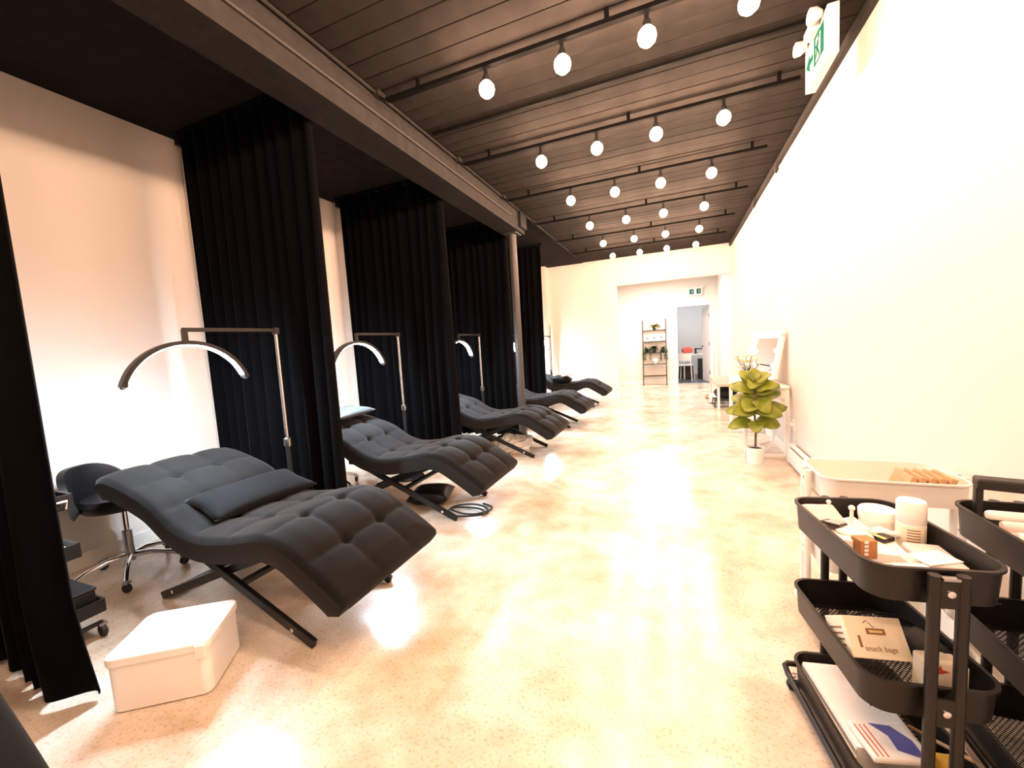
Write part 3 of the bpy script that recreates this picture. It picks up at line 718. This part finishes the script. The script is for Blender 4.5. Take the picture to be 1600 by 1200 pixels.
def shoe(lb, x, y, rz, m):
    t = thing('shoe', lb, 'shoe', (x, y, 0), rz)
    pr = [(0, .075), (.05, .085), (.10, .06), (.16, .05), (.22, .045), (.255, .03), (.265, .012)]
    vs = []; fs = []; n = len(pr); mm = 8
    for i, (x_, h) in enumerate(pr):
        wd = .035+.012*math.sin(PI*i/(n-1))
        for j in range(mm+1):
            a = PI*j/mm; vs.append((x_, wd*math.cos(a), .012+h*math.sin(a)**.7))
    for i in range(n-1):
        for j in range(mm): a = i*(mm+1)+j; fs.append((a, a+1, a+mm+2, a+mm+1))
    fs.append(tuple(range(mm+1))); fs.append(tuple((n-1)*(mm+1)+j for j in reversed(range(mm+1))))
    q = MB(); q.add(vs, fs, True); q.build('upper', m, t)
    MB().prism([(-.005, -.04), (.12, -.045), (.24, -.045), (.272, 0), (.24, .045), (.12, .045), (-.005, .04)], 0, .014).build('sole', 'rubber', t)
shoe('white shoe left of the bench rack, nearer one', .58, 8.32, .3, 'plastic_white'); shoe('tan shoe at the bench foot, farther one', .56, 9.0, -.4, 'card_tan')

# ------------------------------------------------------------------ back area: ladder shelf with its things
ls = thing('ladder_shelf', 'dark leaning ladder shelf on the back wall', 'shelf', (-.53, YB-.03, 0))
def ly(z): return -.28*(1-z/1.8)
for sx in (-1, 1): MB().bar((sx*.30, ly(0), 0), (sx*.30, ly(1.8), 1.8), .025, .03, (1, 0, 0)).build('rail', 'wood_black', ls)
SZ = [1.50, 1.19, .88, .57, .25]
for z in SZ: MB().bb(-.30, .30, ly(z)-.02, min(.02, ly(z)+.17), z, z+.018).build('shelf_board', 'wood_black', ls)
def bush(parent, z0, n, ln, wd, m, spread, rnd, trail=0.):
    for k in range(n):
        lf = leaf_mesh(ln*rnd.uniform(.7, 1.2), wd, .3, rnd.uniform(.3, .9), 4, 2, .002).build('leaf', m, parent)
        lf.location = (rnd.uniform(-.02, .02), rnd.uniform(-.02, .02), z0); lf.rotation_euler = (0, -rnd.uniform(.2, 1.3), rnd.uniform(0, 6.28))
    if trail:
        for k in range(5):
            a = rnd.uniform(-.06, .06); st = MB().tube([(a, -.03, z0), (a*1.6, -.10, z0), (a*1.8, -.12, z0-trail*.5), (a*1.9+.01, -.11, z0-trail*rnd.uniform(.7, 1))], .004, 6).build('trailing_stem', m, parent)
            for q in range(6):
                lf = leaf_mesh(.06, .04, .3, .6, 3, 2, 0).build('leaf', m, st); lf.location = (a*1.8, -.115, z0-trail*.14*q); lf.rotation_euler = (0, .6, rnd.uniform(0, 6.28))
rnd = random.Random(11)
def pot_plant(lb, x, z, m, n, ln, wd, trail=0., potm='rubber'):
    t = thing('shelf_plant', lb, 'plant', (-.53+x, YB-.03+ly(z)+.075, z+.0185), 0, 'plants on the ladder shelf')
    MB().lathe([(.001, 0), (.038, 0), (.05, .09), (.042, .09), (.001, .07)], seg=16).build('pot', potm, t)
    bush(t, .085, n, ln, wd, m, 0, rnd, trail)
pot_plant('yellow-green potted plant on the top shelf of the ladder', 0, SZ[0], 'leaf', 22, .22, .09)
pot_plant('trailing dark plant at the left of the third ladder shelf', -.22, SZ[2], 'leaf_dark', 14, .12, .05, .34)
pot_plant('bushy dark plant in the middle of the third ladder shelf', -.01, SZ[2], 'leaf_dark', 24, .2, .07)
pot_plant('trailing dark plant at the right of the third ladder shelf', .22, SZ[2], 'leaf_dark', 14, .12, .05, .34)
for i, x in enumerate((-.18, 0, .18)):
    t = thing('small_jar', ('left', 'middle', 'right')[i]+' small white jar on the second ladder shelf', 'jar', (-.53+x, YB-.03+ly(SZ[1])+.075, SZ[1]+.0185), 0, 'jars on the ladder shelf')
    MB().lathe([(.001, 0), (.045, 0), (.05, .03), (.04, .075), (.001, .075)], seg=16).build('jar', 'ceramic', t); MB().lathe([(.03, .075), (.03, .1), (.001, .105)], seg=14).build('lid', 'ink_black', t)
t = thing('globe_ornament', 'round white globe ornament on the fourth ladder shelf', 'ornament', (-.51, YB-.03+ly(SZ[3])+.075, SZ[3]+.0185))
MB().ball((0, 0, .085), .075, 20, 12).build('globe', 'ceramic', t); MB().lathe([(.05, 0), (.05, .015), (.035, .02)], seg=16).build('foot', 'ceramic', t)

# small room behind the door
dk = thing('work_desk', 'white desk inside the small room behind the door', 'desk', (.62, 13.55, 0))
MB().bb(-.42, .62, -.30, .30, .72, .75).build('desk_top', 'plastic_white', dk, bevel=.004)
for sx in (-.38, .58):
    for sy in (-.26, .26): MB().bb(sx-.02, sx+.02, sy-.02, sy+.02, 0, .72).build('leg', 'plastic_white', dk)
wc = thing('white_chair', 'white plastic chair in the small room doorway', 'chair', (.28, 12.92, 0), math.radians(-12))
MB().bb(-.20, .20, -.20, .20, .44, .465).build('seat', 'plastic_white', wc, bevel=.01)
m = MB(); 
for i in range(9):
    a = -.19+.38*i/8; m.v += [(a, -.21-.03*math.cos(a*7), .58), (a, -.25-.03*math.cos(a*7), .80), (a, -.235-.03*math.cos(a*7), .80), (a, -.195-.03*math.cos(a*7), .58)]
for i in range(8):
    for k in range(4): m.f.append([i*4+k, i*4+(k+1) % 4, (i+1)*4+(k+1) % 4, (i+1)*4+k]); m.sm.append(False)
m.f += [[0, 1, 2, 3], [35, 34, 33, 32]]; m.sm += [False, False]; m.build('backrest', 'plastic_white', wc)
for sx in (-1, 1):
    MB().tube([(sx*.17, -.22, .46), (sx*.18, -.24, .80)], .014, 8).build('back_post', 'plastic_white', wc)
    for sy in (-1, 1): MB().tube([(sx*.17, sy*.17, .45), (sx*.20, sy*.21, 0)], .015, 8).build('leg', 'plastic_white', wc)
cushion('red_bag', 'coral red bag on the desk in the small room', 'bag', 'red', (.30, .20), (.34, 13.50, .865), (0, 0, .2), .11, .5)
tag(put(MB().tube([(-.24, 0, .15), (-.05, 0, .14), (.24, .02, .13)], .018, 8).bb(-.26, -.2, -.03, .03, 0, .17).bb(-.30, -.14, -.06, .06, 0, .012).build('desk_lamp', 'ink_black'), (.80, 13.50, .751)), 'dark low desk lamp on the small room desk', 'lamp')
t = thing('storage_bin', 'dark bin with a bright blue patch under the small room desk', 'bin', (.80, 13.40, 0), .1)
MB().prism(rrect(.34, .30, .03), 0, .60).build('body', 'ink_black', t, bevel=.005); MB().lathe([(.001, -.156), (.075, -.156), (.075, -.15)], (0, 0, .38), 16, 'y').build('blue_patch', 'cyan', t)
tag(put(MB().bb(-.25, .25, -.16, .16, 0, .34).bb(-.26, .26, -.17, .17, .34, .37).build('black_box', 'ink_black', bevel=.006), (.25, 13.65, 0)), 'black lidded box on the floor under the small room desk', 'box')

# ------------------------------------------------------------------ trolleys on the right
def make_trolley(m, white=False):
    """three-tray rolling trolley, long side along local y, rim heights as in the photo"""
    t = thing('utility_trolley', '', 'trolley')
    W, D, r, dp = .276, .432, .052, .088
    def tray(zr, dp):
        mb = MB(); out = rrect(W, D, r, 7); inn = rrect(W-.006, D-.006, r-.003, 7); lip = rrect(W+.012, D+.012, r+.006, 7); n = len(out)
        rings = [[(x*.97, y*.975, zr-dp) for x, y in out], [(x, y, zr-.006) for x, y in out], [(x, y, zr-.006) for x, y in lip], [(x, y, zr) for x, y in lip], [(x, y, zr) for x, y in inn], [(x*.97, y*.975, zr-dp+.004) for x, y in inn]]
        vs = [v for R_ in rings for v in R_]
        fs = [(a*n+k, a*n+(k+1) % n, (a+1)*n+(k+1) % n, (a+1)*n+k) for a in range(5) for k in range(n)]
        # ring of the floor plate
        rim0 = [(x*.86, y*.90, zr-dp+.004) for x, y in inn]; rim1 = [(x*.86, y*.90, zr-dp) for x, y in inn]
        o = len(vs); vs += rim0+rim1
        fs += [(5*n+k, 5*n+(k+1) % n, o+(k+1) % n, o+k) for k in range(n)] + [(o+k, o+(k+1) % n, o+n+(k+1) % n, o+n+k) for k in range(n)] + [(o+n+k, o+n+(k+1) % n, (k+1) % n, k) for k in range(n)]
        mb.add(vs, fs, True); return mb
    def lattice(zr, dp):
        mb = MB(); hw, hd = W*.45, D*.46; z = zr-dp+.002; st = .0125
        for sgn in (-1, 1):
            k = -int((hw+hd)/st)
            while k*st < hw+hd:
                c = k*st; pts = []
                for x in (-hw, hw):
                    yy = sgn*x+c
                    if -hd <= yy <= hd: pts.append((x, yy))
                for yy in (-hd, hd):
                    x = sgn*(yy-c)
                    if -hw < x < hw: pts.append((x, yy))
                if len(pts) >= 2: mb.bar((*pts[0], z), (*pts[1], z), .0028, .0016, (0, 0, 1))
                k += 1
        return mb
    for zr in (.69, .40, .13):
        tr = tray(zr, dp).build('tray', m, t, sharp=35)
        lt_ = lattice(zr, dp).build('mesh_bottom', m, tr); lt_['kind'] = 'stuff'
    for sy in (-1, 1):
        yy = sy*(D/2+.020)
        for sx in (-1, 1):
            MB().tube([(sx*.027, yy, .06), (sx*.027, yy, .40), (sx*.027, yy, .686)], .0120, 14).build('post', m, t)
        MB().bb(-.016, .016, yy-.010, yy+.004, .676, .682).build('top_clip', 'steel', t)
        for zr in (.69, .40, .13):
            pl = MB().bb(-.024, .024, yy-.006, yy+.006, zr-dp+.006, zr-.012).build('bracket', m, t, bevel=.003)
            MB().lathe([(.009, 0), (.008, sy*.004), (.001, sy*.006)], (0, yy+sy*.006, zr-.045), 12, 'y').build('bolt', 'chrome', pl)
        if True:
            MB().tube([(-.150, yy*.86, .05), (-.150, yy*.98, .062), (-.14, yy, .066), (.14, yy, .066), (.150, yy*.98, .062), (.150, yy*.86, .05)], .0095, 10).build('base_bar', m, t)
    for sx in (-1, 1):
        MB().tube([(sx*.150, -.20, .05), (sx*.150, .20, .05)], .0095, 10).build('base_bar', m, t)
        for sy in (-1, 1): caster(t, sx*.138, sy*.195, .02, top=.055)
    return t
C1 = Vector((.522, 1.385, 0)); A1 = math.radians(8.5)
tr1 = make_trolley('cart_black'); put(tr1, C1, A1); tr1['label'] = 'black three-tray trolley in the right foreground, full of supplies'; tr1['group'] = 'rolling utility trolleys'
tr2 = copy_tree(tr1); put(tr2, (.888, 1.345, .035), math.radians(1)); tr2['label'] = 'black trolley at the right edge, holding long pale packs'
tr3 = make_trolley('cart_white'); put(tr3, (.725, 1.95, .0), math.radians(90)); tr3['label'] = 'white trolley standing behind the black foreground trolley'; tr3['group'] = 'rolling utility trolleys'
R1 = Matrix.Translation(C1) @ Matrix.Rotation(A1, 4, 'Z')
def on1(x, y, z): return R1 @ Vector((x, y, z))
def place1(o, x, y, z, rz=0., lb=None, cat=None, rx=0., ry=0.):
    o.location = on1(x, y, z); o.rotation_euler = (rx, ry, A1+rz)
    if lb: tag(o, lb, cat)
    return o
Z1, Z2, Z3 = .69-.084, .40-.084, .13-.084
# --- top tray
j = thing('cream_jar', 'wide white screw-top jar in the top black tray', 'jar')
MB().lathe([(.001, 0), (.043, 0), (.045, .006), (.045, .05)], seg=28).build('body', 'plastic_white', j); MB().lathe([(.047, .05), (.048, .075), (.045, .08), (.001, .08)], seg=28).build('lid', 'plastic_white', j)
place1(j, .072, .145, Z1)
b = thing('white_bottle', 'tall white bottle with lined label in the top black tray', 'bottle')
MB().lathe([(.001, 0), (.030, 0), (.032, .005), (.032, .105), (.030, .11)], seg=28).build('body', 'plastic_white', b)
MB().lathe([(.0322, .085), (.033, .086), (.033, .142), (.030, .147), (.001, .148)], seg=28).build('cap', 'plastic_white', b)
lbp = MB().lathe([(.0324, .02), (.0326, .021), (.0326, .078), (.0324, .079)], seg=28).build('label_band', 'card_cream', b)
for k in range(6):
    MB().add([((.0329)*math.cos(a), (.0329)*math.sin(a), .028+.008*k+dz) for a in [(-2.35+.1*i) for i in range(10)] for dz in (0, .003)], [(i*2, i*2+2, i*2+3, i*2+1) for i in range(9)], True).build('print_line', 'ink_brown', lbp)
place1(b, .098, .045, Z1)
def carton(name, lb, cat, m, size, x, y, z, rz=0., rx=0., ry=0., bevel=.002):
    o = MB().bb(-size[0]/2, size[0]/2, -size[1]/2, size[1]/2, 0, size[2]).build(name, m, bevel=bevel)
    return place1(o, x, y, z, rz, lb, cat, rx, ry)
def printed(o, M, w_, h_, m): return MB().bb(-w_/2, w_/2, -h_/2, h_/2, 0, .0006).build('print_patch', m, o) if M is None else None
carton('flat_carton', 'large flat white carton under the bottles in the top tray', 'carton', 'paper', (.11, .10, .030), -.02, -.148, Z1, .06)
MB().bb(-.04, .02, -.03, .01, .0302, .0308).build('print_patch', 'ink_gold', bpy.data.objects['flat_carton'])
carton('white_carton', 'square white carton in the middle of the top tray', 'carton', 'paper', (.11, .11, .036), -.015, -.008, Z1, -.15)
c = carton('black_packet', 'small black packet with gold corner on the white carton', 'packet', 'ink_black', (.042, .034, .012), .018, .02, Z1+.037, .5, rx=.0)
MB().bb(-.02, -.008, -.016, .016, .0122, .0128).build('gold_corner', 'ink_gold', c)
c = carton('black_card', 'black printed card packet lying at the left tray rim', 'packet', 'ink_black', (.075, .050, .006), -.082, .068, Z1+.058, .85, ry=.22)
MB().bb(-.022, -.008, -.020, .016, .0062, .0068).build('print_line', 'paper', c); MB().bb(.006, .020, -.020, .016, .0062, .0068).build('print_line', 'paper', c)
c = carton('brown_carton', 'small orange-brown carton with pale dots in the top tray', 'carton', 'card_brown', (.042, .038, .050), -.062, -.045, Z1+.02, .12)
for k in range(4): MB().box((-.008, -.0205, .014+.011*k), (.010, .0012, .007)).build('print_patch', 'paper', c)
carton('slanted_carton', 'white carton leaning on the left rim of the top tray', 'carton', 'paper', (.085, .05, .05), -.098, .0, Z1+.004, 1.25, ry=.12)
carton('tan_carton', 'low tan carton against the near rim of the top tray', 'carton', 'card_tan', (.052, .03, .060), .060, -.178, Z1, .0)
carton('clear_case', 'clear plastic case at the near right of the top tray', 'case', 'clear_plastic', (.080, .125, .045), .076, -.075, Z1+.004, -.12, bevel=.006)
cushion('tissue_wad', 'pale pink folded tissue in the far left tray corner', 'tissue', 'card_pink', (.11, .085), on1(-.072, .145, Z1+.050), (.55, .1, .45), .016, .25)
cushion('pink_sachet', 'pink foil sachet beside the tissue in the top tray', 'sachet', 'card_pink', (.08, .05), on1(-.058, .098, Z1+.040), (.1, .2, -.4), .008, .5)
for i, (x, y, lean, lb) in enumerate(((-.055, .172, .1, 'short cotton swab standing at the far rim of the top tray'), (-.008, .125, .02, 'thick white swab stick standing left of the jar'))):
    q = MB().tube([(0, 0, 0), (lean*.08, 0, .085)], .005 if i else .003, 8).ball((lean*.08, 0, .087), .009 if i else .007, 10, 6)
    place1(q.build('cotton_swab', 'paper'), x, y, Z1, 0, lb, 'swab')
rg = place1(MB().tube([(.035*math.cos(k*PI/10), .035*math.sin(k*PI/10), .008) for k in range(20)], .007, 8, closed=True).build('tape_ring', 'paper'), -.02, .075, Z1, 0, 'white tape ring lying left of the jar', 'tape')
place1(MB().lathe([(.001, 0), (.009, 0), (.009, .07), (.006, .075), (.001, .09)], (0, 0, 0), 12, 'x').build('white_tube', 'plastic_white'), .0, .048, Z1+.045, -.1, 'short white tube lying on the square carton', 'tube')
carton('thin_carton', 'thin white carton lying beside the tall bottle', 'carton', 'paper', (.07, .10, .022), .088, .085, Z1, .3)
carton('pale_carton', 'pale pink carton at the near left of the top tray', 'carton', 'card_pink', (.07, .045, .026), -.075, -.118, Z1, -.35)
carton('lash_case', 'white lash case at the near rim of the top tray', 'case', 'paper', (.075, .05, .024), -.02, -.165, Z1+.0305, .08)
MB().bb(-.004, .002, -.0258, -.025, .008, .016).build('catch', 'ink_black', bpy.data.objects['lash_case'])
cushion('white_sachet', 'white plastic sachet left of the jar in the top tray', 'sachet', 'paper', (.10, .09), on1(-.015, .125, Z1+.022), (.15, -.2, .3), .014, .5)
cushion('padded_sachet', 'puffy white sachet in front of the tape ring', 'sachet', 'plastic_white', (.09, .07), on1(-.048, .022, Z1+.050), (.12, .18, .9), .011, .45)
carton('paper_card', 'white paper card lying across the near right of the top tray', 'card', 'paper', (.09, .06, .003), .060, -.100, Z1+.0495, .3)
carton('narrow_carton', 'narrow white carton between the brown carton and the clear case', 'carton', 'paper', (.03, .085, .034), .028, -.105, Z1+.0, .12)
carton('mini_carton', 'tiny white carton in front of the jar', 'carton', 'paper', (.035, .03, .045), .042, .078, Z1, .4)
# --- middle tray
sb = thing('snack_bag_box', 'cream carton of snack bags in the middle black tray', 'carton')
MB().bb(-.068, .068, -.05, .05, 0, .098).build('carton', 'card_cream', sb, bevel=.002)
FM = Matrix(((1, 0, 0, 0), (0, 0, -1, -.0503), (0, 1, 0, 0), (0, 0, 0, 1)))
text_part('lettering', 'snack bags', .0175, 'ink_brown', sb, Matrix.Translation((-.034, 0, .018)) @ FM)
MB().bb(-.020, .024, -.0508, -.05, .056, .070).build('brand_patch', 'ink_brown', sb); MB().bb(-.014, .018, -.0512, -.0508, .060, .066).build('brand_mark', 'ink_gold', sb)
MB().bb(-.044, -.038, -.0508, -.05, .025, .052).build('print_patch', 'ink_brown', sb)
MB().tube([(-.022, -.0505, .082), (-.014, -.0505, .088), (-.006, -.0505, .080), (.0, -.0505, .071)], .0008, 6).build('print_line', 'ink_black', sb)
for k in range(4): MB().bb(-.0686, -.068, -.032, .032, .025+.014*k, .029+.014*k).build('print_line', 'ink_brown', sb)
place1(sb, -.058, -.085, Z2+.040, .04, rx=-.62)
pk_ = thing('fruit_packet', 'pale snack packet with red fruit print between the trolley posts', 'packet')
MB().bb(-.034, .034, -.02, .02, 0, .105).build('pouch', 'card_cream', pk_, bevel=.006)
MB().lathe([(.001, -.0215), (.014, -.0215), (.014, -.02)], (0, 0, .03), 14, 'y').build('fruit_print', 'ink_red', pk_)
MB().prism([(-.02, -.004), (-.004, .004), (.0, .016), (.005, .004), (.02, .0), (.005, -.006)], 0, .001, Matrix(((1, 0, 0, 0), (0, 0, -1, -.02), (0, 1, 0, .08), (0, 0, 0, 1)))).build('fruit_print', 'ink_red', pk_)
place1(pk_, .040, -.14, Z2, .04)
carton('yellow_carton', 'narrow yellow carton right of the near posts in the middle tray', 'carton', 'card_cream', (.028, .05, .09), .088, -.13, Z2, .1)
cushion('black_pouch', 'glossy black pouch in the right of the middle tray', 'pouch', 'leather', (.11, .16), on1(.09, -.03, Z2+.04), (0, 0, .3), .036, .5)
bk = thing('mesh_basket', 'black round-topped mesh basket in the middle tray', 'basket')
m = MB()
for k in range(26):
    x = -.085+.17*k/25; hh = .05+.045*math.sqrt(max(0, 1-(x/.09)**2)); m.tube([(x, 0, 0), (x, 0, hh)], .0012, 5)
for z in [.008*i for i in range(11)]:
    xx = .085 if z < .05 else .09*math.sqrt(max(.01, 1-((z-.05)/.046)**2)); m.tube([(-xx, 0, z), (xx, 0, z)], .0012, 5)
o = m.build('mesh_panel', 'black_metal', bk); o['kind'] = 'stuff'
MB().tube([(-.088, 0, 0), (-.088, 0, .05)]+[(-.09*math.cos(PI*k/12), 0, .05+.047*math.sin(PI*k/12)) for k in range(1, 12)]+[(.088, 0, .05), (.088, 0, 0)], .003, 6).build('rim_wire', 'black_metal', bk)
MB().bb(-.085, .085, 0, .09, 0, .003).build('basket_floor', 'black_metal', bk)
place1(bk, .02, .035, Z2, 0)
# --- bottom tray
pp = thing('pad_stack', 'tall stack of white lined pads in the bottom black tray', 'paper stack')
for k in range(14):
    o = MB().bb(-.085+random.uniform(-.004, .004), .085+random.uniform(-.004, .004), -.15, .15+random.uniform(-.004, .004), k*.0062, k*.0062+.0055).build('pad', 'paper', pp)
place1(pp, -.035, .02, Z3, .02)
bp_ = thing('blue_packet', 'white packet with a blue print lying on the paper pads', 'packet')
MB().bb(-.07, .07, -.055, .055, 0, .018).build('pouch', 'paper', bp_, bevel=.006)
MB().prism([(.0, -.03), (.05, -.05), (.055, .0), (.03, .04), (-.02, .045), (.005, .01)], .018, .0188).build('blue_print', 'ink_blue', bp_)
for k in range(3): MB().bb(-.06+.012*k, -.057+.012*k, -.05, .04, .018, .0187).build('red_line', 'ink_red', bp_)
place1(bp_, -.035, -.115, Z3+.0885, .1)
cushion('yellow_pouch', 'yellow foil pouch between the near posts of the bottom tray', 'pouch', 'yellow', (.06, .09), on1(.085, -.135, Z3+.055), (1.3, 0, .2), .016, .5)
place1(MB().tube([(0, 0, 0), (.05, -.14, .055)], .005, 8).build('wood_stick', 'card_tan'), .085, .01, Z3+.04, 0, 'pale wooden stick slanting out of the bottom tray', 'stick')
# --- second black trolley: long packs and a push handle
T2 = Vector((.888, 1.345, .035)); zt = T2.z + Z1
for i in range(5):
    o = MB().lathe([(.001, -.115), (.010, -.115), (.0125, -.108), (.0125, .108), (.010, .115), (.001, .115)], (0, 0, 0), 14, 'x').build('long_pack', 'card_pink' if i % 2 else 'paper')
    put(o, (.895, 1.24+.055*i, zt+.05+.007*i), math.radians(-3)); tag(o, ('nearest', 'second nearest', 'middle', 'second farthest', 'farthest')[i]+' long pale pack lying across the right edge trolley', 'pack', 'long packs in the right trolley')
o = MB().bb(-.13, .13, -.17, .17, 0, .036).build('tray_liner', 'paper', bevel=.004); tag(put(o, (.888, 1.345, zt)), 'white carton under the long packs in the right edge trolley', 'carton')
hb = thing('carry_case', 'black open-handled case standing in the right edge trolley', 'case', (.90, 1.49, zt+.037), math.radians(-14))
MB().bar((-.115, 0, .0), (-.115, 0, .12), .03, .016).build('handle_side', 'cart_black', hb, bevel=.004); MB().bar((.10, 0, .0), (.10, 0, .12), .03, .016).build('handle_side', 'cart_black', hb, bevel=.004)
MB().bar((-.123, 0, .115), (.108, 0, .115), .05, .03).build('handle_top', 'cart_black', hb, bevel=.006); MB().bb(-.12, .105, -.03, .03, 0, .02).build('case_base', 'cart_black', hb, bevel=.004)
# --- white trolley contents
for i in range(5):
    o = MB().bb(-.010, .010, -.06, .06, 0, .10).build('tan_palette', 'card_tan', bevel=.002)
    put(o, (.755+.027*i, 1.90, .69-.084), 0); o.rotation_euler = (0, math.radians(20), 0)
    tag(o, ('leftmost', 'second from left', 'middle', 'second from right', 'rightmost')[i]+' slim tan box standing in the white trolley', 'box', 'tan boxes in the white trolley')
o = MB().bb(-.07, .07, -.05, .05, 0, .07).build('red_carton', 'ink_red', bevel=.003); tag(put(o, (.60, 1.90, .40-.084), .3), 'red carton in the middle tray of the white trolley', 'carton')
o = MB().bb(-.05, .05, -.04, .04, 0, .08).build('dark_carton', 'ink_black', bevel=.003); tag(put(o, (.62, 2.02, .40-.084), -.2), 'dark carton behind the red one in the white trolley', 'carton')
